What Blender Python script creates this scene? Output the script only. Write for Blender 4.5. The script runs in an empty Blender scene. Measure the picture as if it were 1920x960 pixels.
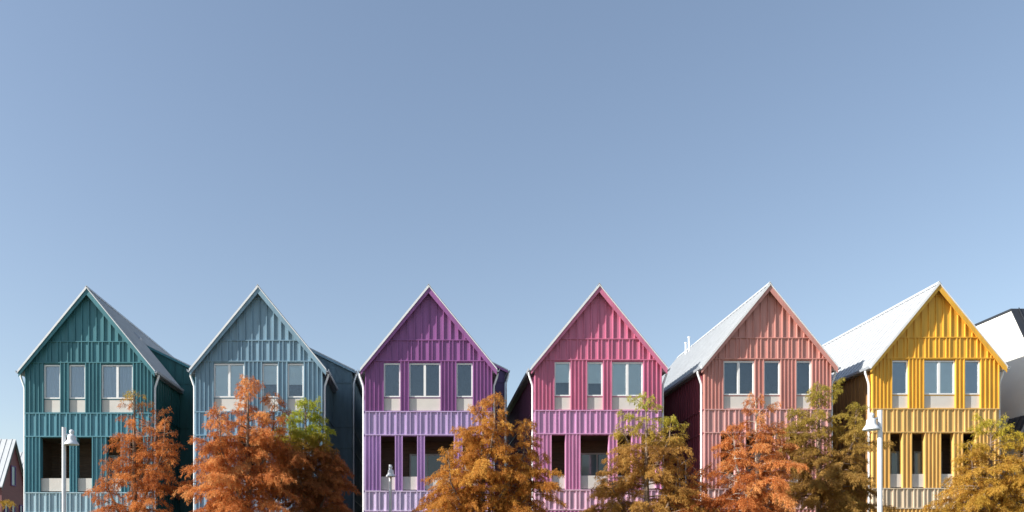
import bpy, math, random
import numpy as np
from mathutils import Vector
random.seed(7)
S = bpy.context.scene
COL = S.collection

# ------------------------------------------------------------------ camera
F, VX, VY, SC = 1440.0, 795.0, 1055.0, 40.0     # focal length in photo pixels, vanishing point, facade scale
D0 = F / SC                                      # 36 m to the facades
CZ = 1.6
cd = bpy.data.cameras.new('camera'); cam = bpy.data.objects.new('camera', cd); COL.objects.link(cam)
cam.location = (0, 0, CZ); cam.rotation_euler = (math.pi/2, 0, 0)
cd.sensor_width = 36; cd.lens = 36*F/1920
cd.shift_x = (960-VX)/1920; cd.shift_y = (VY-480)/1920
cd.clip_end = 5000
S.camera = cam

# ------------------------------------------------------------------ light
SUN = Vector((-3.6, -1.0, 2.23)).normalized()    # towards the sun
elev = math.asin(SUN.z)
w = bpy.data.worlds.new('World'); S.world = w; w.use_nodes = True
nt = w.node_tree; bg = nt.nodes['Background']
sky = nt.nodes.new('ShaderNodeTexSky'); sky.sky_type = 'NISHITA'; sky.sun_disc = False
sky.sun_elevation = elev; sky.sun_rotation = math.atan2(SUN.x, SUN.y)
sky.air_density = 1.15; sky.dust_density = 0.7; sky.ozone_density = 1.5; sky.altitude = 50
hs = nt.nodes.new('ShaderNodeHueSaturation'); hs.inputs['Saturation'].default_value = 0.98
nt.links.new(sky.outputs[0], hs.inputs['Color']); 
tint = nt.nodes.new('ShaderNodeMix'); tint.data_type = 'RGBA'; tint.blend_type = 'MULTIPLY'; tint.inputs['Factor'].default_value = 1
tint.inputs['B'].default_value = (1.24, 1.21, 1.22, 1)
gm = nt.nodes.new('ShaderNodeGamma'); gm.inputs['Gamma'].default_value = 0.84
nt.links.new(hs.outputs[0], gm.inputs['Color']); nt.links.new(gm.outputs[0], tint.inputs['A']); nt.links.new(tint.outputs['Result'], bg.inputs[0])
bg.inputs[1].default_value = 0.08
sl = bpy.data.lights.new('sun', 'SUN'); sl.energy = 4.1; sl.angle = math.radians(0.5); sl.color = (1, 0.95, 0.87)
so = bpy.data.objects.new('sun', sl); COL.objects.link(so); so.rotation_euler = SUN.to_track_quat('Z', 'Y').to_euler(); so.location = (-40, -10, 40)
S.view_settings.view_transform = 'Standard'; S.view_settings.look = 'None'
S.view_settings.exposure = 1.16; S.view_settings.gamma = 1

# ------------------------------------------------------------------ materials
def lin(c):
    return tuple(((v/255)/12.92 if v/255 <= 0.04045 else ((v/255+0.055)/1.055)**2.4) for v in c)
def mat(name, col, rough=0.6, metal=0.0, var=0.0, scale=3.0, bump=0.0, stretch=(1, 1, 1), spec=0.5, bscale=None):
    m = bpy.data.materials.new(name); m.use_nodes = True
    n = m.node_tree; b = n.nodes['Principled BSDF']
    b.inputs['Roughness'].default_value = rough; b.inputs['Metallic'].default_value = metal
    b.inputs['Specular IOR Level'].default_value = spec
    b.inputs['Base Color'].default_value = (*col, 1)
    if var or bump:
        tc = n.nodes.new('ShaderNodeTexCoord'); mp = n.nodes.new('ShaderNodeMapping'); mp.inputs['Scale'].default_value = stretch
        n.links.new(tc.outputs['Object'], mp.inputs[0])
        nz = n.nodes.new('ShaderNodeTexNoise'); nz.inputs['Scale'].default_value = scale; nz.inputs['Detail'].default_value = 6
        n.links.new(mp.outputs[0], nz.inputs['Vector'])
    if var:
        r = n.nodes.new('ShaderNodeValToRGB')
        r.color_ramp.elements[0].position = 0.3; r.color_ramp.elements[1].position = 0.7
        r.color_ramp.elements[0].color = (*[c*(1-var) for c in col], 1)
        r.color_ramp.elements[1].color = (*[min(1, c*(1+var)) for c in col], 1)
        n.links.new(nz.outputs[0], r.inputs[0]); n.links.new(r.outputs[0], b.inputs['Base Color'])
    if bump:
        bp = n.nodes.new('ShaderNodeBump'); bp.inputs['Strength'].default_value = bump; bp.inputs['Distance'].default_value = 0.02
        src = nz
        if bscale:
            src = n.nodes.new('ShaderNodeTexNoise'); src.inputs['Scale'].default_value = bscale
            n.links.new(mp.outputs[0], src.inputs['Vector'])
        n.links.new(src.outputs[0], bp.inputs['Height']); n.links.new(bp.outputs[0], b.inputs['Normal'])
    return m
def siding(name, col):
    # painted metal: weather streaks running down and a slight waviness
    return mat(name, col, 0.5, 0, 0.15, 1.6, 0.3, (2.6, 2.6, 0.3), 0.35, 2.0)
M = {}
M['roof'] = mat('galvanised_roof', (0.45, 0.47, 0.49), 0.45, 0.1, 0.06, 2.0, 0.15)
M['white_metal'] = mat('white_painted_metal', (0.72, 0.73, 0.74), 0.4, 0, 0.05, 6)
M['frame'] = mat('white_window_frame', (0.78, 0.78, 0.77), 0.45, 0, 0.03, 6)
M['panel'] = mat('cream_panel', (0.62, 0.585, 0.54), 0.55, 0, 0.05, 2, 0.2, (1, 1, 1), 0.3)
M['gutter_dark'] = mat('grey_gutter', (0.35, 0.38, 0.42), 0.5, 0.2, 0.06, 6)
M['lamp'] = mat('lamp_paint', (0.62, 0.64, 0.67), 0.4, 0.0, 0.05, 9)
M['lamp_glass'] = mat('lamp_lens', (0.55, 0.45, 0.33), 0.3)
M['room'] = mat('dark_interior', (0.06, 0.06, 0.07), 0.9, 0, 0.1, 2)
M['blind_light'] = mat('light_roller_blind', (0.82, 0.86, 0.86), 0.8, 0, 0.04, 3)
M['blind_grey'] = mat('grey_roller_blind', (0.30, 0.34, 0.42), 0.8, 0, 0.04, 3)
M['curtain'] = mat('pleated_curtain', (0.50, 0.54, 0.61), 0.85, 0, 0.05, 5, 0.1, (1, 1, 0.05))
M['charcoal'] = mat('charcoal_metal', (0.035, 0.038, 0.045), 0.4, 0.2, 0.1, 3)
M['render_white'] = mat('white_render', (0.78, 0.76, 0.70), 0.85, 0, 0.03, 2, 0.15)
M['maroon'] = mat('maroon_siding', (0.19, 0.06, 0.062), 0.6, 0, 0.12, 4, 0.2, (0.3, 0.3, 4))
M['violet'] = mat('violet_trim', (0.11, 0.03, 0.17), 0.5, 0, 0.05, 3)
M['bark'] = mat('cypress_bark', (0.20, 0.14, 0.10), 0.9, 0, 0.3, 8, 0.5, (1, 1, 0.3))
M['bark_pale'] = mat('pale_cypress_bark', (0.42, 0.36, 0.30), 0.9, 0, 0.3, 8, 0.5, (1, 1, 0.3))
M['asphalt'] = mat('asphalt', (0.055, 0.055, 0.057), 0.9, 0, 0.2, 8, 0.3)
M['concrete'] = mat('concrete', (0.38, 0.36, 0.33), 0.85, 0, 0.1, 3, 0.2)
M['paint'] = mat('road_paint', (0.75, 0.75, 0.72), 0.7, 0, 0.08, 8)
M['dark_mulch'] = mat('low_bounce_mulch', (0.10, 0.085, 0.07), 0.95, 0, 0.3, 6, 0.4)
M['lawn'] = mat('lawn', (0.09, 0.10, 0.035), 0.95, 0, 0.35, 1.5, 0.5)
M['pot'] = mat('dark_pot', (0.05, 0.05, 0.055), 0.6)

def wood_mat():
    m = mat('brown_board_wall', (0.14, 0.088, 0.058), 0.7, 0, 0.25, 5, 0.2, (0.4, 1, 6)); return m
M['wood'] = wood_mat()
def glass_mat(name, refl=0.09, tint=(0.93, 0.97, 0.98)):
    m = bpy.data.materials.new(name); m.use_nodes = True; n = m.node_tree
    for x in list(n.nodes):
        if x.type != 'OUTPUT_MATERIAL': n.nodes.remove(x)
    out = n.nodes['Material Output']
    tr = n.nodes.new('ShaderNodeBsdfTransparent'); tr.inputs[0].default_value = (*tint, 1)
    gl = n.nodes.new('ShaderNodeBsdfGlossy'); gl.inputs['Roughness'].default_value = 0.03; gl.inputs[0].default_value = (0.9, 0.95, 1, 1)
    fr = n.nodes.new('ShaderNodeFresnel'); fr.inputs[0].default_value = 1.5
    ad = n.nodes.new('ShaderNodeMath'); ad.operation = 'ADD'; ad.inputs[1].default_value = refl-0.04; ad.use_clamp = True
    nz = n.nodes.new('ShaderNodeTexNoise'); nz.inputs['Scale'].default_value = 1.2
    tc = n.nodes.new('ShaderNodeTexCoord'); n.links.new(tc.outputs['Object'], nz.inputs['Vector'])
    bp = n.nodes.new('ShaderNodeBump'); bp.inputs['Strength'].default_value = 0.06; n.links.new(nz.outputs[0], bp.inputs['Height']); n.links.new(bp.outputs[0], gl.inputs['Normal'])
    mx = n.nodes.new('ShaderNodeMixShader')
    n.links.new(fr.outputs[0], ad.inputs[0]); n.links.new(ad.outputs[0], mx.inputs[0]); n.links.new(tr.outputs[0], mx.inputs[1]); n.links.new(gl.outputs[0], mx.inputs[2]); n.links.new(mx.outputs[0], out.inputs[0])
    return m
M['glass'] = glass_mat('window_glass')

# ------------------------------------------------------------------ mesh helpers
class MB:
    def __init__(s): s.v = []; s.f = []; s.smooth = False
    def quad(s, *p):
        i = len(s.v); s.v += [tuple(q) for q in p]; s.f.append(tuple(range(i, i+len(p)))); return s
    def box(s, x0, x1, y0, y1, z0, z1):
        i = len(s.v)
        s.v += [(x, y, z) for z in (z0, z1) for x, y in ((x0, y0), (x1, y0), (x1, y1), (x0, y1))]
        s.f += [tuple(i+k for k in q) for q in ((3, 2, 1, 0), (4, 5, 6, 7), (0, 1, 5, 4), (1, 2, 6, 5), (2, 3, 7, 6), (3, 0, 4, 7))]
        return s
    def prism(s, poly, y0, y1):                       # poly in (x, z), counter-clockwise seen from the camera
        i = len(s.v); n = len(poly)
        s.v += [(x, y0, z) for x, z in poly] + [(x, y1, z) for x, z in poly]
        s.f.append(tuple(range(i, i+n))); s.f.append(tuple(range(i+2*n-1, i+n-1, -1)))
        for k in range(n):
            j = (k+1) % n; s.f.append((i+k, i+n+k, i+n+j, i+j))
        return s
    def prism_x(s, poly, x0, x1):                     # poly in (y, z)
        i = len(s.v); n = len(poly)
        s.v += [(x0, y, z) for y, z in poly] + [(x1, y, z) for y, z in poly]
        s.f.append(tuple(range(i, i+n))); s.f.append(tuple(range(i+2*n-1, i+n-1, -1)))
        for k in range(n):
            j = (k+1) % n; s.f.append((i+k, i+n+k, i+n+j, i+j))
        return s
    def tube(s, pts, r, n=8):
        pts = [Vector(p) for p in pts]; rr = r if isinstance(r, (list, tuple)) else [r]*len(pts)
        base = len(s.v)
        for k, p in enumerate(pts):
            t = (pts[min(k+1, len(pts)-1)] - pts[max(k-1, 0)]).normalized()
            a = Vector((0, 1, 0)) if abs(t.y) < 0.9 else Vector((1, 0, 0))
            u = t.cross(a).normalized(); v = t.cross(u)
            for q in range(n):
                an = 2*math.pi*q/n; s.v.append(tuple(p + (u*math.cos(an)+v*math.sin(an))*rr[k]))
        for k in range(len(pts)-1):
            for q in range(n):
                a = base+k*n+q; b = base+k*n+(q+1) % n
                s.f.append((a, b, b+n, a+n))
        s.f.append(tuple(base+q for q in range(n))[::-1]); e = base+(len(pts)-1)*n; s.f.append(tuple(e+q for q in range(n)))
        return s
    def lathe(s, prof, c, n=24):
        base = len(s.v)
        for r, z in prof:
            for q in range(n):
                an = 2*math.pi*q/n; s.v.append((c[0]+r*math.cos(an), c[1]+r*math.sin(an), c[2]+z))
        for k in range(len(prof)-1):
            for q in range(n):
                a = base+k*n+q; b = base+k*n+(q+1) % n
                s.f.append((a, b, b+n, a+n))
        return s
    def build(s, name, m, parent=None, smooth=False, loc=None):
        me = bpy.data.meshes.new(name); me.from_pydata(s.v, [], s.f); me.update()
        import bmesh
        bm = bmesh.new(); bm.from_mesh(me); bmesh.ops.recalc_face_normals(bm, faces=bm.faces[:]); bm.to_mesh(me); bm.free()
        if smooth:
            me.polygons.foreach_set('use_smooth', [True]*len(me.polygons))
            try: me.set_sharp_from_angle(angle=math.radians(40))
            except Exception: pass
        me.materials.append(m)
        o = bpy.data.objects.new(name, me); COL.objects.link(o)
        if parent: o.parent = parent
        if loc: o.location = loc
        return o
def thing(name, label, cat, loc, group=None):
    o = bpy.data.objects.new(name, None); COL.objects.link(o); o.location = loc; o.empty_display_size = 0.3
    o['label'] = label; o['category'] = cat
    if group: o['group'] = group
    return o
def tag(o, label, cat, group=None):
    o['label'] = label; o['category'] = cat
    if group: o['group'] = group
def struct(name, mb, m):
    o = mb.build(name, m); o['kind'] = 'structure'; return o
def PX(px, d=D0): return (px-VX)*d/F
def PZ(py, d=D0): return CZ + (VY-py)*d/F

# ------------------------------------------------------------------ setting: ground, road, pavements
struct('ground', MB().box(-900, 900, -300, 2000, -0.5, 0.0), M['lawn'])
struct('road', MB().box(-300, 300, 4.0, 15.0, -0.3, -0.0+0.004), M['asphalt'])
pv = MB().box(-300, 300, 15.0, 18.5, -0.3, 0.13); struct('pavement', pv, M['concrete'])
struct('kerb', MB().box(-300, 300, 14.85, 15.0-0.002, -0.3, 0.14), M['concrete'])
struct('near_pavement', MB().box(-300, 300, -3.0, 3.85, -0.3, 0.13), M['concrete'])
struct('path', MB().box(-300, 300, 32.2, 35.2, -0.3, 0.05), M['dark_mulch'])  # unseen path, made dark to cut light bounced onto the facades
rm = MB()
for k in range(-40, 41): rm.box(k*6-1.5, k*6+1.5, 9.43, 9.57, 0.004, 0.008)
struct('road_marking', rm, M['paint'])

# ------------------------------------------------------------------ houses
HW = 2.975      # half width of the walls
TH = 3.17       # half width of the roof
SL = 1.22       # roof slope
LEN = 12.5      # depth
OV = 0.26       # front overhang of the roof
WY = 4.03       # where the side wing begins

def rib(mb, x, z0, z1, w=0.045, d=0.045, y=0.0):
    mb.box(x-w/2, x+w/2, y-d, y, z0, z1)

def house(cfg):
    k = cfg['z']*1.0; X0 = PX(cfg['cx'])
    name = cfg['name']
    root = thing(name, cfg['label'], 'house', (X0, D0, 0), 'tall gabled metal houses in a row')
    Z = lambda y: CZ + (VY-y)/SC + k
    X = lambda px: PX(px) - X0
    up = siding('siding_'+cfg['tone']+'_upper', cfg['up']); bd = siding('siding_'+cfg['tone']+'_band', cfg['band'])
    lo = siding('siding_'+cfg['tone']+'_lower', cfg['low']); bs = siding('siding_'+cfg['tone']+'_base', cfg['base'])
    shaded_sd = siding('siding_'+cfg['tone']+'_shaded_side', cfg.get('side', cfg['up']))  # side, back and wing walls: shade put into a darker siding colour
    A = 14.5 + k
    zr = lambda x: A - 0.12 - SL*abs(x)          # top of the walls under the roof
    zA, zB = Z(638), Z(677)
    zw1, zw0, zp0 = Z(681), Z(744.5), Z(770)
    zC = Z(772); zD = Z(815.5); zo1, zo0 = Z(817.5), Z(919.5); zE = Z(921); zF = Z(958)
    T = 0.22
    # ---- gable
    g = MB()
    hB = (zr(0)-zB)/SL
    g.prism([(-hB, zB), (hB, zB), (0, zr(0))], 0.0, T)
    x = -0.34*8
    xs = [i*0.338+0.02 for i in range(-9, 10)]
    for x in xs:
        t = min(zr(x-0.03), zr(x+0.03))
        if t > zA+0.1: rib(g, x, zA+0.02, t-0.0)
    p = 0.485
    for i in range(-7, 8):
        for dx in (0.0, 0.165):
            x = i*p+dx
            if abs(x) > HW-0.03: continue
            t = min(zr(x-0.03), zr(x+0.03), zA-0.02)
            if t > zB+0.05: rib(g, x, zB+0.025, t)
    hwA = (zr(0)-zA)/SL
    g.box(-hwA, hwA, -0.052, -0.0, zA-0.022, zA+0.022)
    g.box(-hB, hB, -0.052, -0.0, zB-0.022, zB+0.022)
    ct = Z(560); hc = (zr(0)-ct)/SL; g.box(-hc, hc, -0.055, 0, ct-0.015, ct+0.015)
    g.build('gable_siding', up, root)
    # ---- storeys with openings
    def storey(z1, z0, holes, pitch):
        mb = MB(); e = [-HW] + [v for h in holes for v in h] + [HW]
        for a, b in zip(e[0::2], e[1::2]):
            if b-a < 0.02: continue
            cl = lambda x: min(z1, zr(x))
            if abs(a) > 2.9 or abs(b) > 2.9:
                s_ = 1 if b > 2.9 else -1; q0, q1 = (a, b) if s_ > 0 else (b, a); xk = s_*min(HW, (zr(0)-z1)/SL)
                mb.prism([(q0, z0), (q1, z0), (q1, cl(q1)), (xk, z1), (q0, z1)], 0, T)
            else:
                mb.box(a, b, 0, T, z0, z1)
            n = max(1, round((b-a-0.05)/pitch))
            for q in range(n+1):
                xr = a+0.025+(b-a-0.05)*q/n
                rib(mb, xr, z0, min(z1, zr(abs(xr)+.02)), 0.05 if q in (0, n) else 0.042, 0.045)
        return mb
    wins = [(X(a), X(b)) for a, b in cfg['wins']]
    s = storey(zB-0.022, zC+0.022, wins, 0.185)
    for a, b in wins:
        s.box(a, b, 0, T, zw1+0.02, zB-0.022); s.box(a, b, 0.0, T, zC+0.022, zp0)
    s.build('upper_siding', up, root)
    # band
    def band(z1, z0, m, nm):
        b = MB().box(-HW, HW, 0, T, z0, z1)
        for zz in (z1, z0): b.box(-HW, HW, -0.054, -0.0, zz-0.025, zz+0.025)
        i = -HW+0.03; first = True
        while i < HW-0.02:
            rib(b, i, z0+0.025, z1-0.025, 0.05, 0.047)
            if i+0.17 < HW-0.02: rib(b, i+0.17, z0+0.025, z1-0.025, 0.05, 0.047)
            i += 0.479
        b.build(nm, m, root)
    band(zC, zD, bd, 'band_siding')
    ops = [(X(a), X(b)) for a, b in cfg['ops']]
    s = storey(zD-0.025, zE+0.025, ops, 0.185)
    for a, b in ops:
        s.box(a, b, 0, T, zo1, zD-0.025)
    s.build('lower_siding', lo, root)
    band(zE, zF, bs, 'base_siding')
    gs = MB().box(-HW, HW, 0, T, -0.1, zF-0.025)
    n = 32
    for q in range(n+1): rib(gs, -HW+0.025+(2*HW-0.05)*q/n, 0, zF-0.025)
    gs.build('ground_storey_siding', lo, root)
    # ---- side and back walls
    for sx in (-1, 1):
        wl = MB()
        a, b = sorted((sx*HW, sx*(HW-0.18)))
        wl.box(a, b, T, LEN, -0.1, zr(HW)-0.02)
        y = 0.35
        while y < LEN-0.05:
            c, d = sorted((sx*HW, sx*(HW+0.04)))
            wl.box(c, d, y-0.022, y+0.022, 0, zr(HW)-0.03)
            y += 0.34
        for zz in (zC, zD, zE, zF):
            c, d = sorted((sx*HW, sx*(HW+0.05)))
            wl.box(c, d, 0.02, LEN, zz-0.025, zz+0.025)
        wl.build('side_wall', shaded_sd, root)
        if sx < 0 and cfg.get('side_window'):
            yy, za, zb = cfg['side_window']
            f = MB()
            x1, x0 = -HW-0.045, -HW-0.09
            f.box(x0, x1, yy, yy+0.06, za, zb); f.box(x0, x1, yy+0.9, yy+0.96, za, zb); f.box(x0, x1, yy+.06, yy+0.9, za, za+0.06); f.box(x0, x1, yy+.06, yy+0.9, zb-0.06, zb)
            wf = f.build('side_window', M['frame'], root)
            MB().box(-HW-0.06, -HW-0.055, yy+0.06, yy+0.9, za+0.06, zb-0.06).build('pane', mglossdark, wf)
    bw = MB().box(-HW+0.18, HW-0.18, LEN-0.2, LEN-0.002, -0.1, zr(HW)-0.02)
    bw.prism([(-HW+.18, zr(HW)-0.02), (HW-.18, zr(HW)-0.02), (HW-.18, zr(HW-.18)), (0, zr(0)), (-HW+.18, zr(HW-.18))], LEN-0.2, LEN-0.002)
    bw.build('back_wall', shaded_sd, root)
    # ---- loggia
    fl = MB().box(-HW+0.18, HW-0.18, T, 2.6, zE-0.2, zo0-0.02).build('loggia_floor', M['concrete'], root)
    MB().box(-HW+0.18, HW-0.18, T, 2.6, zo1+0.05, zo1+0.25).build('loggia_ceiling', M['wood'], root)
    lw = MB(); yb = 2.1
    nb = 16
    for q in range(nb):
        za = zo0+(zo1+0.05-zo0)*q/nb; zb = zo0+(zo1+0.05-zo0)*(q+1)/nb
        lw.quad((-HW+.18, yb, za), (HW-.18, yb, za), (HW-.18, yb+0.025, zb-0.004), (-HW+.18, yb+0.025, zb-0.004))
        lw.quad((-HW+.18, yb+0.025, zb-0.004), (HW-.18, yb+0.025, zb-0.004), (HW-.18, yb, zb), (-HW+.18, yb, zb))
    lw.box(-HW+.18, HW-.18, yb+0.03, yb+0.1, zo0, zo1+0.05)
    lw.build('loggia_back_wall', M['wood'], root)
    MB().box(-HW+0.18, -HW+0.2, T, yb, zo0-.02, zo1+.05).build('loggia_side_wall', M['wood'], root)
    MB().box(HW-0.2, HW-0.18, T, yb, zo0-.02, zo1+.05).build('loggia_side_wall', M['wood'], root)
    for da, db in cfg['doors']:
        f = MB(); a = (PX(da, D0+yb))-X0; b = (PX(db, D0+yb))-X0; z1 = zo0+2.0; z0 = zo0
        mid = (a+b)/2
        for u, v in ((a, a+.07), (mid-.035, mid+.035), (b-.07, b)): f.box(u, v, yb-0.06, yb-0.005, z0, z1)
        f.box(a+.07, b-.07, yb-0.058, yb-0.005, z1-0.08, z1-.001)
        d = f.build('sliding_door', M['frame_dim'], root)
        MB().box(a+.07, mid-.035, yb-0.035, yb-0.03, z0, z1-0.08).build('pane', mglosspale, d)
        MB().box(mid+.035, b-.07, yb-0.035, yb-0.03, z0, z1-0.08).build('pane', mglossdark, d)
    # parapets in the loggia openings
    for a, b in ops:
        MB().box(a+0.001, b-0.001, 0.06, 0.10, zo0+0.04, Z(893.5)).build('parapet_panel', M['panel'], root)
    # ---- windows
    for (a, b), kind in zip(wins, cfg['kinds']):
        f = MB(); fw = 0.062; y0, y1 = 0.03, 0.10
        a += 0.003; b -= 0.003
        f.box(a, a+fw, y0, y1, zw0, zw1); f.box(b-fw, b, y0, y1, zw0, zw1)
        f.box(a+fw, b-fw, y0, y1, zw1-fw, zw1); f.box(a+fw, b-fw, y0, y1, zw0, zw0+fw)
        dbl = (b-a) > 1.1; mid = (a+b)/2
        if dbl: f.box(mid-0.055, mid+0.055, y0, y1, zw0+fw, zw1-fw)
        fo = f.build('window', M['frame'], root)
        spans = [(a+fw, mid-.055), (mid+.055, b-fw)] if dbl else [(a+fw, b-fw)]
        for u, v in spans:
            MB().box(u, v, 0.07, 0.076, zw0+fw, zw1-fw).build('pane', M['glass'], fo)
        if kind == 'curtain':
            c = MB(); nn = int((b-a)/0.03)
            for q in range(nn):
                u = a+(b-a)*q/nn; v = a+(b-a)*(q+1)/nn
                y_a = 0.17+0.022*math.sin(q*.62)+0.010*math.sin(q*1.45); y_b = 0.17+0.022*math.sin((q+1)*.62)+0.010*math.sin((q+1)*1.45)
                y_a -= .04; y_b -= .04
                c.quad((u, y_a, zw0), (v, y_b, zw0), (v, y_b, zw1), (u, y_a, zw1))
            c.build('curtain', M['curtain'], fo)
        elif kind in ('light', 'grey', 'half'):
            m = M['blind_grey'] if kind == 'grey' else M['blind_light']
            zb = zw0 if kind != 'half' else zw0+(zw1-zw0)*random.uniform(0.38, 0.42)
            MB().box(a, b, 0.105, 0.11, zb, zw1).box(a, b, 0.101, 0.116, zb, zb+0.03).build('roller_blind', m, fo)
            if kind == 'half':
                MB().box(a, b, 0.24, 0.25, zw0, zw1).build('dark_room_sheet', M['room_mid'], fo)
        else:
            MB().box(a, b, 0.24, 0.25, zw0, zw1).build('dark_room_sheet', M['room_mid'], fo)  # dark sheet in place of the unlit room, not a blind
        MB().box(a, b, 0.045, T-0.02, zw0-0.045, zw0).build('window_sill', up, root)
        MB().box(a, b, 0.055, 0.09, zp0, zw0-0.046).build('spandrel_panel', M['panel'], root)
    # ---- roof
    r = MB(); y0, y1 = -OV-0.02, LEN+0.2; t = 0.05
    for sx in (-1, 1):
        r.prism([(0, A), (sx*TH, A-SL*TH), (sx*TH, A-SL*TH-t), (0, A-t)], y0, y1)
        y = y0+0.02
        while y < y1:
            hh = 0.055
            r.prism([(sx*0.03, A-SL*0.03+hh), (sx*TH, A-SL*TH+hh), (sx*TH, A-SL*TH), (sx*0.03, A-SL*0.03)], y, y+0.03)
            y += 0.405
    ro = r.build('roof', M['roof'], root)
    rc = MB(); y = y0
    while y < y1-0.1:
        rc.prism([(-0.11, A-SL*0.11+0.052), (0, A+0.06), (0.11, A-SL*0.11+0.052), (0.11, A-SL*0.11+0.07), (0, A+0.085), (-0.11, A-SL*0.11+0.07)], y, min(y+0.40, y1)); y += 0.405
    rc.build('ridge_cap', M['roof'], ro)
    for px_, ht, yy in cfg.get('pipes', []):
        xx = -0.35
        MB().tube([(xx, yy, A-SL*0.35-0.1), (xx, yy, A-SL*0.35+ht)], 0.055, 10).tube([(xx, yy, A-SL*.35+ht), (xx, yy, A-SL*.35+ht+0.05)], 0.085, 10).build('vent_pipe', M['white_metal'], ro)
    if cfg['tone'] == 'teal':
        zv = A-SL*1.0
        MB().prism([(0.85, zv+.17), (1.15, zv-.19), (1.2, zv-.09), (1.0, zv+.12), (0.88, zv+.24)], WY-0.75, WY-0.45).build('roof_vent', M['gutter_dark'], ro)
    # rake boards, soffit
    for sx in (-1, 1):
        b_ = MB().prism([(0, A-t-0.003), (sx*TH, A-SL*TH-t-0.003), (sx*TH, A-SL*TH-0.30), (0, A-0.34)], -OV, -OV+0.035)
        b_.build('rake_board', up, root)
        hi, lw_ = (0.03, 0.10) if sx < 0 else (0.01, 0.035)
        MB().prism([(0, A+hi), (sx*(TH+.02), A-SL*(TH+.02)+hi), (sx*(TH+.02), A-SL*(TH+.02)-lw_), (0, A-lw_)], -OV-0.04, -OV-0.022).build('rake_trim', M['white_metal'], root)
        q = MB().prism([(0, A-t-0.01), (sx*(TH-.01), A-SL*(TH-.01)-t-0.01), (sx*(TH-.01), A-SL*(TH-.01)-0.12), (0, A-0.115)], -OV+0.036, -0.001)
        q.build('soffit', up, root)
        # eave soffit along the side
        q = MB().prism([(sx*(HW+.002), A-SL*HW-t-0.01), (sx*TH, A-SL*TH-t-0.01), (sx*TH, A-SL*TH-t-0.10), (sx*(HW+.002), A-SL*TH-t-0.10)], 0.0, LEN+0.1)
        q.build('soffit', M['gutter_dark'], root)
        # gutter
        gx = sx*(TH+0.003); gz = A-SL*TH-0.10
        g_ = MB(); pr = [(gx, gz+0.075), (gx, gz-0.02), (gx+sx*0.05, gz-0.05), (gx+sx*0.11, gz-0.02), (gx+sx*0.135, gz+0.085), (gx+sx*0.115, gz+0.085), (gx+sx*.095, gz), (gx+sx*.02, gz), (gx+sx*.012, gz+.075)]
        end = WY-0.3 if sx > 0 else LEN+0.2
        g_.prism(pr, -OV-0.02, end)
        g_.build('gutter', M['gutter_dark'] , root)
        # outlet + downspout at the front corner
        dx = sx*(HW+0.085)
        top = (gx+sx*0.06, 0.10, gz-0.05)
        MB().tube([top, (top[0], 0.10, gz-0.14), (dx+sx*0.01, 0.11, gz-0.62), (dx, 0.11, gz-0.75), (dx, 0.11, 0.1)], 0.05, 12).build('downspout', M['white_metal'], root, smooth=True)
        for zz in (zC-0.3, zD-1.4, zE-1.0):
            pass
    # ---- side wing (right)
    wx = HW+1.01
    zt = lambda x: A - SL*1.1 - 0.49*(x-1.1) - 0.05
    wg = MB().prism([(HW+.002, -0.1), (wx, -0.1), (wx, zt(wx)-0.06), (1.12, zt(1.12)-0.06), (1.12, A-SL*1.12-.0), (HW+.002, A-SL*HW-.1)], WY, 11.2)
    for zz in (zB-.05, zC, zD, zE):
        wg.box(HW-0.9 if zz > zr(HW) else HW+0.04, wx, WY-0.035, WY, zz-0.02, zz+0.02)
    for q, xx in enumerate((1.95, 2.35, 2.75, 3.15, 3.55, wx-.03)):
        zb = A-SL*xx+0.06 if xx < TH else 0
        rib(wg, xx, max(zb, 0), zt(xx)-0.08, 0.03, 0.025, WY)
    wo = wg.build('wing', shaded_sd, root)
    ww = MB(); y = WY+0.2
    while y < 11.1:
        ww.box(wx, wx+0.035, y, y+0.04, 0, zt(wx)-0.2); y += 0.34
    for zz in (zC, zD, zE): ww.box(wx, wx+0.045, WY, 11.2, zz-.02, zz+.02)
    ww.build('batten', shaded_sd, wo)
    wr = MB().prism([(1.0, zt(1.0)-0.03), (wx+0.16, zt(wx+.16)-0.03), (wx+.16, zt(wx+.16)+0.03), (1.0, zt(1.0)+0.03)], WY-0.12, 11.3)
    wr.build('wing_roof', M['roof'], wo)
    MB().prism([(1.15, zt(1.15)-0.032), (1.15, zt(1.15)-0.15), (wx+0.16, zt(wx+.16)-0.15), (wx+0.16, zt(wx+.16)-0.032)], WY-0.115, WY-0.08).build('wing_fascia', up, wo)
    gx = wx+0.163; gz = zt(wx+.16)-0.1
    MB().prism([(gx, gz+.07), (gx, gz-.03), (gx+.09, gz-.03), (gx+.12, gz+.08)], WY-0.12, 11.3).build('gutter', M['gutter_dark'], wo)
    MB().tube([(gx+.04, WY+.05, gz-.03), (gx+.04, WY+.05, gz-.15), (wx+.08, WY+.05, gz-.55), (wx+.08, WY+.05, 0.1)], 0.045, 10).build('downspout', M['white_metal'], wo, smooth=True)
    return root

mglossdark = mat('dark_glazing', (0.02, 0.03, 0.035), 0.05, 0, spec=1.0)
mglosspale = mat('pale_glazing', (0.16, 0.24, 0.26), 0.1, 0, 0.15, 1.0, spec=1.0)
M['frame_dim'] = mat('grey_door_frame', (0.45, 0.45, 0.44), 0.5)
M['room_mid'] = mat('painted_room_dark', (0.045, 0.055, 0.065), 0.9, 0, 0.15, 1.5)  # near-black colour painting the unlit room behind the panes

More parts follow.
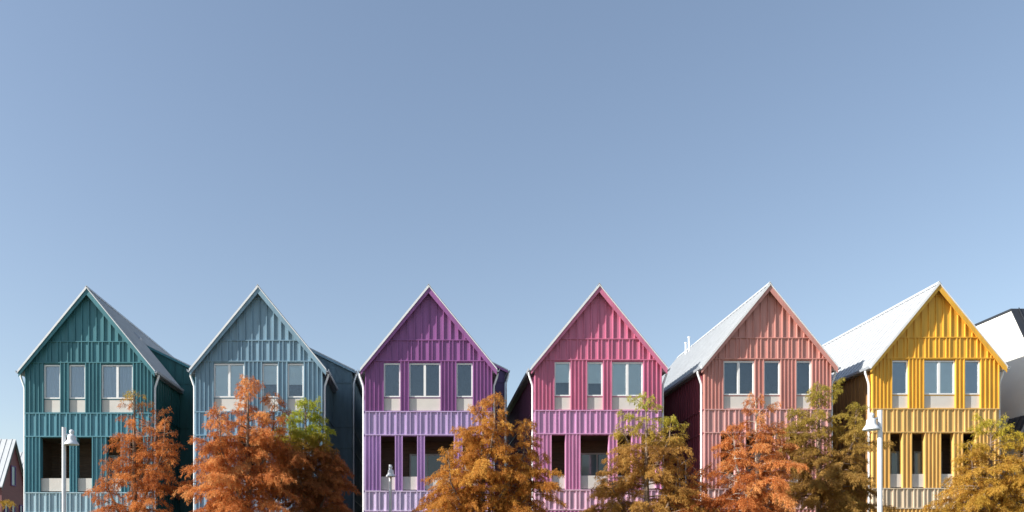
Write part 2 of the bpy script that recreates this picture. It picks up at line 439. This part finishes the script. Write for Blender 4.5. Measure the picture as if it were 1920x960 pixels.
H = [
 dict(name='gabled_house', tone='teal', cx=166.5, z=-0.075, label='teal metal house with tall gable, leftmost of the six bright houses',
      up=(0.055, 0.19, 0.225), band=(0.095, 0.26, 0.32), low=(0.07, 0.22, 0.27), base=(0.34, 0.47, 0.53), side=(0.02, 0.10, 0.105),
      wins=[(82, 113.4), (129.4, 160.4), (190, 249.5)], kinds=['curtain', 'curtain', 'curtain'],
      ops=[(76, 131), (145, 173), (200, 227), (242, 269)], doors=[(205, 240)]),
 dict(name='gabled_house', tone='blue', cx=485.5, z=-0.015, label='pale grey-blue metal house with tall gable behind orange trees',
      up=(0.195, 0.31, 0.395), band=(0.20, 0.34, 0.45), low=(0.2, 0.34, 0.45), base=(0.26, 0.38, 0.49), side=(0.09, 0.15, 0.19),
      wins=[(400.7, 458.5), (491.5, 521.5), (539, 569.5)], kinds=['light', 'half', 'half'],
      ops=[(400, 428), (445, 500), (540, 568)], doors=[(420, 480)]),
 dict(name='gabled_house', tone='purple', cx=803.7, z=0.0, label='purple metal house with tall gable and lilac lower storeys',
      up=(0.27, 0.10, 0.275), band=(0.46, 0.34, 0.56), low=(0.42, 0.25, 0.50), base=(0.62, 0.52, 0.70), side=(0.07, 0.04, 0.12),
      wins=[(719.5, 750.7), (767, 826), (855.6, 886.5)], kinds=['dark', 'dark', 'dark'],
      ops=[(714, 740.5), (755, 782), (796.6, 851), (868, 896)], doors=[(768, 835)]),
 dict(name='gabled_house', tone='magenta', cx=1121.5, z=0.05, label='magenta pink metal house with tall gable, fourth of the six',
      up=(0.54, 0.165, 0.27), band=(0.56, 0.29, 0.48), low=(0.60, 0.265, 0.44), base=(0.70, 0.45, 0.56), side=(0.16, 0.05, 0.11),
      wins=[(1039.5, 1070), (1100.5, 1130.5), (1147, 1206)], kinds=['half', 'half', 'light'],
      ops=[(1034, 1060), (1088, 1141.5), (1157.7, 1184), (1202, 1229)], doors=[(1088, 1150)]),
 dict(name='gabled_house', tone='salmon', cx=1439, z=0.10, label='salmon pink metal house with tall gable, left of the yellow one',
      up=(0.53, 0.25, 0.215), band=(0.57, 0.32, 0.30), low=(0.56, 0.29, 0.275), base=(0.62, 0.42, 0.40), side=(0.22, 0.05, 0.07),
      wins=[(1356, 1414.5), (1432, 1463), (1492.4, 1521.6)], kinds=['dark', 'dark', 'dark'], side_window=(2.3, 4.9, 6.7),
      ops=[(1351, 1378), (1398, 1452), (1480, 1507)], doors=[(1400, 1460)], pipes=[(0, 0.80, 9.65), (0, 0.62, 10.2)]),
 dict(name='gabled_house', tone='yellow', cx=1754, z=0.125, label='yellow metal house with tall gable, rightmost of the six bright houses',
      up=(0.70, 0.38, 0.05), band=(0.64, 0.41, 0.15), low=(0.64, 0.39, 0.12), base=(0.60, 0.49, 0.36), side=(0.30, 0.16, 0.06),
      wins=[(1672, 1703), (1732, 1791), (1808, 1838)], kinds=['grey', 'light', 'grey'],
      ops=[(1668, 1691.6), (1709, 1733.5), (1763.5, 1787.5), (1804.7, 1829)], doors=[(1668, 1700), (1712, 1765)]),
]
for c in H: house(c)

# ------------------------------------------------------------------ far left: maroon houses, ridge parallel to the street
def maroon(label, X, d, wd, y_r, y_e, length, roofcol, windows):
    # gable in the plane x = X, facing right; d = near eave distance
    r = thing('maroon_house', label, 'house', (X, d, 0))
    zr_ = PZ(y_r, d+wd/2); ze = PZ(y_e, d)
    body = MB().prism_x([(0, -.1), (wd, -.1), (wd, ze), (wd/2, zr_-0.1), (0, ze)], -length, 0)
    body.build('wall', M['maroon'], r)
    rf = MB(); s_ = (zr_-ze)/(wd/2); e = 0.35
    for sg in (0, 1):
        y_out = -e if sg == 0 else wd+e
        zo = ze-s_*e
        rf.prism_x([(wd/2, zr_), (y_out, zo), (y_out, zo+0.12), (wd/2, zr_+0.14)], -length-0.2, 0.25)
        x = -length
        while x < 0.2:
            rf.prism_x([(wd/2, zr_+0.14), (y_out, zo+.12), (y_out, zo+.2), (wd/2, zr_+.22)], x, x+0.06); x += 0.6
    rf.build('roof', M['roof'], r)
    MB().prism_x([(wd/2, zr_-.001), (-e, ze-s_*e-.001), (-e, ze-s_*e-.3), (wd/2, zr_-.35)], 0.2, 0.27).prism_x([(wd/2, zr_-.001), (wd+e, ze-s_*e-.001), (wd+e, ze-s_*e-.3), (wd/2, zr_-.35)], 0.2, 0.27).build('rake_board', M['charcoal'], r)
    for (ya, yb_, za, zb) in windows:
        f = MB(); x0, x1 = 0.002, 0.1
        f.box(x0, x1, ya, ya+.1, za, zb).box(x0, x1, yb_-.1, yb_, za, zb).box(x0, x1, ya+.1, yb_-.1, za, za+.1).box(x0, x1, ya+.1, yb_-.1, zb-.1, zb)
        fo = f.build('window', M['violet'], r)
        MB().box(0.01, 0.03, ya+.1, yb_-.1, za+.1, zb-.1).build('pane', mglosspale, fo)
    return r
Xm = PX(3, 80)
zz = lambda y, d: PZ(y, d)
maroon('small maroon house with white metal roof at far left', Xm, 80, 4.7, 826, 902, 14, None,
       [(1.75, 2.65, zz(911, 82), zz(873, 82)), (0.45, 1.15, zz(985, 80.7), zz(941, 80.7)), (1.85, 2.6, zz(988, 82), zz(944, 82)), (3.5, 4.15, zz(988, 84), zz(947, 84))])
maroon('maroon house with white roof mostly hidden behind teal house', Xm-2.2, 96, 5, 850, 905, 12, None, [])

# ------------------------------------------------------------------ far right: white rendered building with charcoal roof
wr = thing('white_building', 'white rendered building with charcoal metal roof behind yellow house', 'building', (29, D0, 0))
zt_ = 14.08
prof = [(-1.0, 0), (9, 0), (9, zt_-.05), (1.9, zt_-.05), (-1.0, zt_-.05-2.9*1.95)]
MB().prism_x(prof, 0, 9).build('wall', M['render_white'], wr)
rf = MB().prism_x([(1.9, zt_-.04), (-1.2, zt_-.04-3.1*1.95), (-1.2, zt_+.09-3.1*1.95), (1.9, zt_+.06)], -0.04, 9.2)
x = 0.3
while x < 9: rf.prism_x([(1.85, zt_+.05), (-1.2, zt_+.1-3.1*1.95), (-1.2, zt_+.24-3.1*1.95), (1.85, zt_+.1)], x, x+.04); x += 0.4
rf.build('roof', M['charcoal'], wr)
MB().box(-0.045, 9.2, 1.9, 9.2, zt_-.04, zt_+.06).build('parapet_cap', M['charcoal'], wr)
MB().prism_x([(-1.25, zt_-.2-3.1*1.95), (1.82, zt_-.21), (1.9, zt_-.05), (-1.2, zt_-.05-3.1*1.95)], -0.035, -0.003).build('rake_board', M['charcoal'], wr)
cz = PZ(814, 36.6)
cn = MB().prism([(-0.8, cz), (-0.003, cz), (-0.003, cz+1.0), (-0.35, cz+0.9)], -0.9, 1.6)
for y in np.arange(-0.9, 1.6, 0.35): cn.prism([(-0.82, cz+.02), (-0.37, cz+.92), (-0.34, cz+.92), (-0.78, cz+.02)], float(y), float(y)+.03)
cn.build('canopy', M['charcoal'], wr)
MB().box(-0.04, -0.003, -0.7, 1.3, cz-2.3, cz-.02).build('door', M['charcoal'], wr)  # dark panel painting the shade of the doorway under the canopy

# ------------------------------------------------------------------ street lamps
def lamp(px, py, side, label, d=None):
    hgt = 5.8
    if d is None: d = (hgt-CZ)*F/(VY-py)
    x = PX(px, d)
    r = thing('street_lamp', label, 'street lamp', (x, d, 0), 'white bell-headed street lamps along the street')
    MB().tube([(0, 0, 0), (0, 0, hgt)], 0.062, 20).tube([(0, 0, hgt), (0, 0, hgt+.012)], 0.066, 20).build('pole', M['lamp'], r, smooth=True)
    MB().lathe([(0.0, .5), (.12, .46), (.14, .3), (.15, 0.06), (.2, 0.0)], (0, 0, 0)).build('base_cover', M['lamp'], r, smooth=True)
    dx, dy = side
    L = 0.24; c = (dx*L, dy*L, hgt-0.53)
    MB().tube([(dx*.03, dy*.03, hgt-.20), (dx*(L-.02), dy*(L-.02), hgt-.235)], 0.028, 12).build('arm', M['lamp'], r, smooth=True)
    hd = MB().lathe([(.002, .475), (.035, .468), (.062, .445), (.073, .41), (.070, .375), (.055, .345), (.052, .32), (.062, .305), (.105, .29), (.120, .265), (.124, .20), (.130, .165), (.135, .135), (.17, .09), (.20, .045), (.213, .02), (.213, 0.0), (.203, 0.0), (.16, .06), (.1, .11), (.0, .12)], c, 36)
    ho = hd.build('lamp_head', M['lamp'], r, smooth=True)
    MB().lathe([(.0, .035), (.10, .035), (.17, .05), (.185, .055), (.0, .07)], c, 24).build('lens', M['lamp_glass'], ho, smooth=True)
    MB().box(-.09, .09, -.09, .09, -.2, .02).build('footing', M['concrete'], r)
    return r
lamp(120, 802, (1, 0), 'white street lamp with bell head right of its pole, before teal house')
lamp(732, 872, (0.12, -0.99), 'small pale street lamp standing right before the purple house')
lamp(1650, 770, (-1, 0), 'tall white street lamp with bell head left of its pole, before yellow house')

# ------------------------------------------------------------------ trees
def leaf_mat(name, c1, c2, c3, green):
    m = bpy.data.materials.new(name); m.use_nodes = True; n = m.node_tree
    b = n.nodes['Principled BSDF']; out = n.nodes['Material Output']
    at = n.nodes.new('ShaderNodeAttribute'); at.attribute_name = 'tone'
    gr = n.nodes.new('ShaderNodeAttribute'); gr.attribute_name = 'green'
    r = n.nodes.new('ShaderNodeValToRGB'); r.color_ramp.elements[0].color = (*c1, 1); r.color_ramp.elements[1].color = (*c3, 1)
    e = r.color_ramp.elements.new(0.5); e.color = (*c2, 1)
    mx = n.nodes.new('ShaderNodeMix'); mx.data_type = 'RGBA'; mx.inputs['B'].default_value = (*green, 1)
    n.links.new(at.outputs['Fac'], r.inputs[0]); n.links.new(r.outputs[0], mx.inputs['A']); n.links.new(gr.outputs['Fac'], mx.inputs['Factor'])
    b.inputs['Roughness'].default_value = 0.7; b.inputs['Specular IOR Level'].default_value = 0.15
    tr = n.nodes.new('ShaderNodeBsdfTranslucent'); ms = n.nodes.new('ShaderNodeMixShader'); ms.inputs[0].default_value = 0.5
    n.links.new(mx.outputs['Result'], b.inputs['Base Color']); n.links.new(mx.outputs['Result'], tr.inputs[0])
    n.links.new(b.outputs[0], ms.inputs[1]); n.links.new(tr.outputs[0], ms.inputs[2]); n.links.new(ms.outputs[0], out.inputs[0])
    return m

def cypress(label, d, leaders, lm, bark, seed, green_fn, dens=1.0, wid=1.0, sparse_top=0.0):
    """leaders: (px, py_top, R_bottom metres, z_bottom metres)"""
    rng = np.random.default_rng(seed); rnd = random.Random(seed)
    px0 = leaders[0][0]; X0 = PX(px0, d)
    root = thing('bald_cypress', label, 'tree', (X0, d, 0), 'bald cypress trees in autumn colour')
    tk = MB(); LP = []; LD = []; LL = []; TN = []; GN = []
    Htop = PZ(leaders[0][1], d)
    tk.tube([(rnd.uniform(-.04, .04)*(1-q/8)*2, rnd.uniform(-.03, .03), Htop*0.985*q/8) for q in range(9)], [0.17*(1-q/8)**0.8+0.010 for q in range(9)], 9)
    for li, (px, py, R, zb) in enumerate(leaders):
        lx = PX(px, d)-X0; ly = 0 if li == 0 else rnd.uniform(-.7, .7); H_ = PZ(py, d)
        if li:
            z0_ = max(1.5, zb-0.2)
            tk.tube([(0, 0, z0_), (lx*.55, ly*.6, z0_+(H_-z0_)*.35), (lx*.93, ly, z0_+(H_-z0_)*.65), (lx, ly, H_*.99)], [.07, .05, .03, .008], 7)
        nb = int((H_-zb)*12.5*dens)
        gap = [rnd.uniform(0, 6.28) for _ in range(5)]
        for i in range(nb):
            f = (i+rnd.random())/nb                     # 0 bottom .. 1 top
            f = f**0.92
            h = zb+(H_-zb)*f
            az = i*2.39996+rnd.uniform(-.7, .7)
            # uneven outline: the crown bulges and thins out with height and side
            lump = 0.80+0.34*math.sin(az*2+gap[0]+f*11)+0.26*math.sin(az+gap[1]-f*17)+0.16*math.sin(az*3+gap[2]+f*31)
            lump = max(0.35, lump)
            L = R*1.25*((1-f)**0.80)*lump*rnd.uniform(0.70, 1.12) + 0.14
            if rnd.random() < .12: L *= 1.22
            if rnd.random() < .10: L *= 0.45
            up_ = rnd.uniform(0.10, 0.60)*(0.65+f*0.8); drp = rnd.uniform(0.20, 0.50)
            if f > 0.86: up_ += 0.9
            base = np.array([lx if li else 0.0, ly, h])
            if li:
                base[0] = lx*(0.55+0.45*min(1, f*1.6)); base[1] = ly*(0.6+0.4*min(1, f*1.6))
            u = np.array([math.cos(az), math.sin(az), 0]); sd_ = np.array([-u[1], u[0], 0])
            bend = rnd.uniform(-.3, .3)
            def P(t): return base + u*L*t + sd_*bend*L*t*t + np.array([0, 0, L*(up_*t-drp*t*t*1.3)])
            pts = [P(t) for t in (0, .25, .5, .75, 1)]
            tk.tube([tuple(p) for p in pts], [0.010+0.011*L, 0.008+.008*L, .007+.003*L, .005, .003], 4)
            tone_b = rnd.gauss(0.5, 0.20)
            nt_ = max(4, int(L*15))
            for j in range(nt_):
                t = 0.14+0.86*(j+rnd.random()*.9)/nt_
                if rnd.random() < sparse_top*f: continue
                if t < 0.35 and rnd.random() < 0.35: continue
                p = P(t); sgn = 1 if j % 2 else -1
                tl = (0.16+0.24*min(L, 2.2)*(1-t*0.72))*rnd.uniform(.6, 1.25)
                tdir = u*rnd.uniform(.45, 1.0)+sd_*sgn*rnd.uniform(.25, 1.0)+np.array([0, 0, rnd.uniform(-.35, .40)])
                tdir /= np.linalg.norm(tdir)
                hang = rnd.uniform(.35, .95)
                n = int(64*tl/0.3*dens)
                s = rng.random(n)**0.85
                curve = np.outer(s*s*tl*hang, [0, 0, -1])
                width = 0.014+0.032*np.sin(np.clip(s*1.15, 0, 1)*3.0)
                pos = p+np.outer(s*tl, tdir)+curve+rng.normal(0, 1, (n, 3))*width[:, None]
                tang = tdir[None, :]+np.outer(2*s*hang, [0, 0, -1.0])
                tang /= np.linalg.norm(tang, axis=1)[:, None]
                dr = rng.normal(0, .48, (n, 3))+tang*0.85+np.array([0, 0, -.40])
                dr /= np.linalg.norm(dr, axis=1)[:, None]
                LP.append(pos); LD.append(dr); LL.append(rng.uniform(.06, .14, n))
                tn = np.clip(tone_b+rnd.gauss(0, .13)+rng.normal(0, .12, n)+0.18*(s-.5), 0, 1); TN.append(tn)
                g = green_fn(p[0]+X0, p[2], t, rnd)
                GN.append(np.clip(g+rng.normal(0, .12, n)*(0.2+g), 0, 1))
    P_ = np.concatenate(LP); D_ = np.concatenate(LD); L_ = np.concatenate(LL); T_ = np.concatenate(TN); G_ = np.concatenate(GN)
    n = len(P_)
    rv = rng.normal(0, 1, (n, 3)); sv = np.cross(D_, rv); sv /= np.linalg.norm(sv, axis=1)[:, None]
    W = rng.uniform(.005, .0105, n)*wid
    V = np.empty((n, 4, 3)); V[:, 0] = P_; V[:, 1] = P_+D_*(L_*.5)[:, None]+sv*W[:, None]; V[:, 2] = P_+D_*L_[:, None]; V[:, 3] = P_+D_*(L_*.5)[:, None]-sv*W[:, None]
    me = bpy.data.meshes.new('foliage'); me.vertices.add(4*n); me.vertices.foreach_set('co', V.astype(np.float32).ravel())
    me.loops.add(4*n); me.loops.foreach_set('vertex_index', np.arange(4*n, dtype=np.int32))
    me.polygons.add(n); me.polygons.foreach_set('loop_start', np.arange(0, 4*n, 4, dtype=np.int32))
    try: me.polygons.foreach_set('loop_total', np.full(n, 4, dtype=np.int32))
    except Exception: pass
    me.update(calc_edges=True)
    for nm, arr in (('tone', T_), ('green', G_)):
        a = me.attributes.new(nm, 'FLOAT', 'POINT'); a.data.foreach_set('value', np.repeat(arr, 4).astype(np.float32))
    me.materials.append(lm)
    tk.build('trunk', bark, root, smooth=True)
    o = bpy.data.objects.new('crown', me); COL.objects.link(o); o.parent = root
    print('tree', label[:20], n)
    return root

rust = leaf_mat('rust_needles', (0.276, 0.075, 0.025), (0.506, 0.167, 0.046), (0.713, 0.299, 0.092), (0.391, 0.345, 0.046))
orange = leaf_mat('orange_needles', (0.345, 0.103, 0.034), (0.621, 0.230, 0.069), (0.782, 0.402, 0.149), (0.391, 0.368, 0.057))
gold = leaf_mat('gold_needles', (0.322, 0.115, 0.030), (0.564, 0.241, 0.052), (0.713, 0.391, 0.092), (0.483, 0.380, 0.046))
brown = leaf_mat('brown_needles', (0.184, 0.063, 0.029), (0.356, 0.127, 0.046), (0.552, 0.218, 0.081), (0.38, 0.42, 0.04))
olive = leaf_mat('olive_needles', (0.230, 0.103, 0.034), (0.437, 0.230, 0.057), (0.609, 0.356, 0.103), (0.460, 0.471, 0.057))
dolive = leaf_mat('dark_olive_needles', (0.230, 0.115, 0.040), (0.380, 0.218, 0.057), (0.540, 0.333, 0.103), (0.391, 0.356, 0.052))
yellow = leaf_mat('yellow_needles', (0.310, 0.149, 0.034), (0.540, 0.299, 0.052), (0.713, 0.437, 0.103), (0.506, 0.437, 0.052))

def gtop(z0, z1, amt=1.0, base=0.0, tip=0.0):
    def f(x, z, t, r):
        v = (z-z0)/(z1-z0); v = max(0, min(1, v))
        return min(1, base*r.random()*2 + amt*v + tip*t*r.random())
    return f
d1 = 30.5
cypress('slim rust-orange cypress with green tip before the teal house', 30.5, [(252, 735, 2.0, 1.8), (291, 768, 1.1, 4.6), (319, 792, 0.9, 3.6), (205, 865, 1.0, 2.6)], rust, M['bark'], 11, gtop(PZ(760, d1), PZ(735, d1), .8, .02), 0.8, sparse_top=.25)
cypress('broad orange cypress before the pale grey-blue house', 29.5, [(465, 712, 2.3, 1.8), (512, 742, 1.3, 4.4), (420, 778, 1.2, 3.6), (380, 850, 1.2, 2.6)], orange, M['bark'], 12, gtop(20, 21, 0, .01), 1.0)
cypress('reddish-brown cypress with lime green top right of the broad orange one', 31.5, [(573, 754, 2.15, 1.8), (622, 850, 1.2, 2.8), (548, 785, 1.1, 4.4), (598, 778, 1.0, 4.6)], brown, M['bark'], 13, gtop(PZ(850, 31.5), PZ(800, 31.5), 1.0, .04), 1.25)
cypress('golden-orange cypress between the purple and magenta houses', 29.5, [(905, 757, 2.3, 1.8), (926, 750, 1.0, 4.8), (868, 800, 1.3, 3.6), (985, 795, 1.2, 3.4), (840, 850, 1.1, 2.6), (1008, 855, 1.3, 2.4)], gold, M['bark'], 14, gtop(20, 21, 0, .08), 1.05)
cypress('olive-brown cypress with bright green top before the magenta house', 30.5, [(1212, 742, 2.25, 1.8), (1252, 785, 0.9, 5.0), (1178, 770, 0.85, 5.0), (1148, 862, 1.6, 2.6), (1266, 862, 1.6, 2.6)], olive, M['bark'], 15, gtop(PZ(840, d1), PZ(765, d1), .9, .03), 0.95, sparse_top=.2)
cypress('bright orange cypress with pale branches before the salmon house', 29.5, [(1418, 745, 2.3, 1.8), (1370, 808, 1.2, 3.4), (1465, 790, 1.2, 3.6), (1320, 880, 1.3, 2.4)], orange, M['bark_pale'], 16, gtop(20, 21, 0, .01), 1.02, sparse_top=.15)
cypress('dark olive cypress between the salmon and yellow houses', 32, [(1535, 724, 2.4, 1.8), (1592, 765, 1.2, 4.2), (1500, 765, 1.0, 4.4), (1610, 860, 1.1, 2.6)], dolive, M['bark'], 17, gtop(PZ(860, 32), PZ(735, 32), .65, .06), 1.08)
cypress('yellow-gold cypress at right edge before the yellow house', 30, [(1858, 790, 2.5, 1.8), (1902, 825, 1.3, 3.4), (1815, 832, 1.2, 3.4)], yellow, M['bark'], 18, gtop(PZ(850, 30), PZ(795, 30), .85, .14), 1.05)
cypress('thin autumn tree cut by the left edge of the view', 40, [(-32, 835, 1.7, 1.8)], yellow, M['bark'], 19, gtop(20, 21, 0, .2), 0.6)
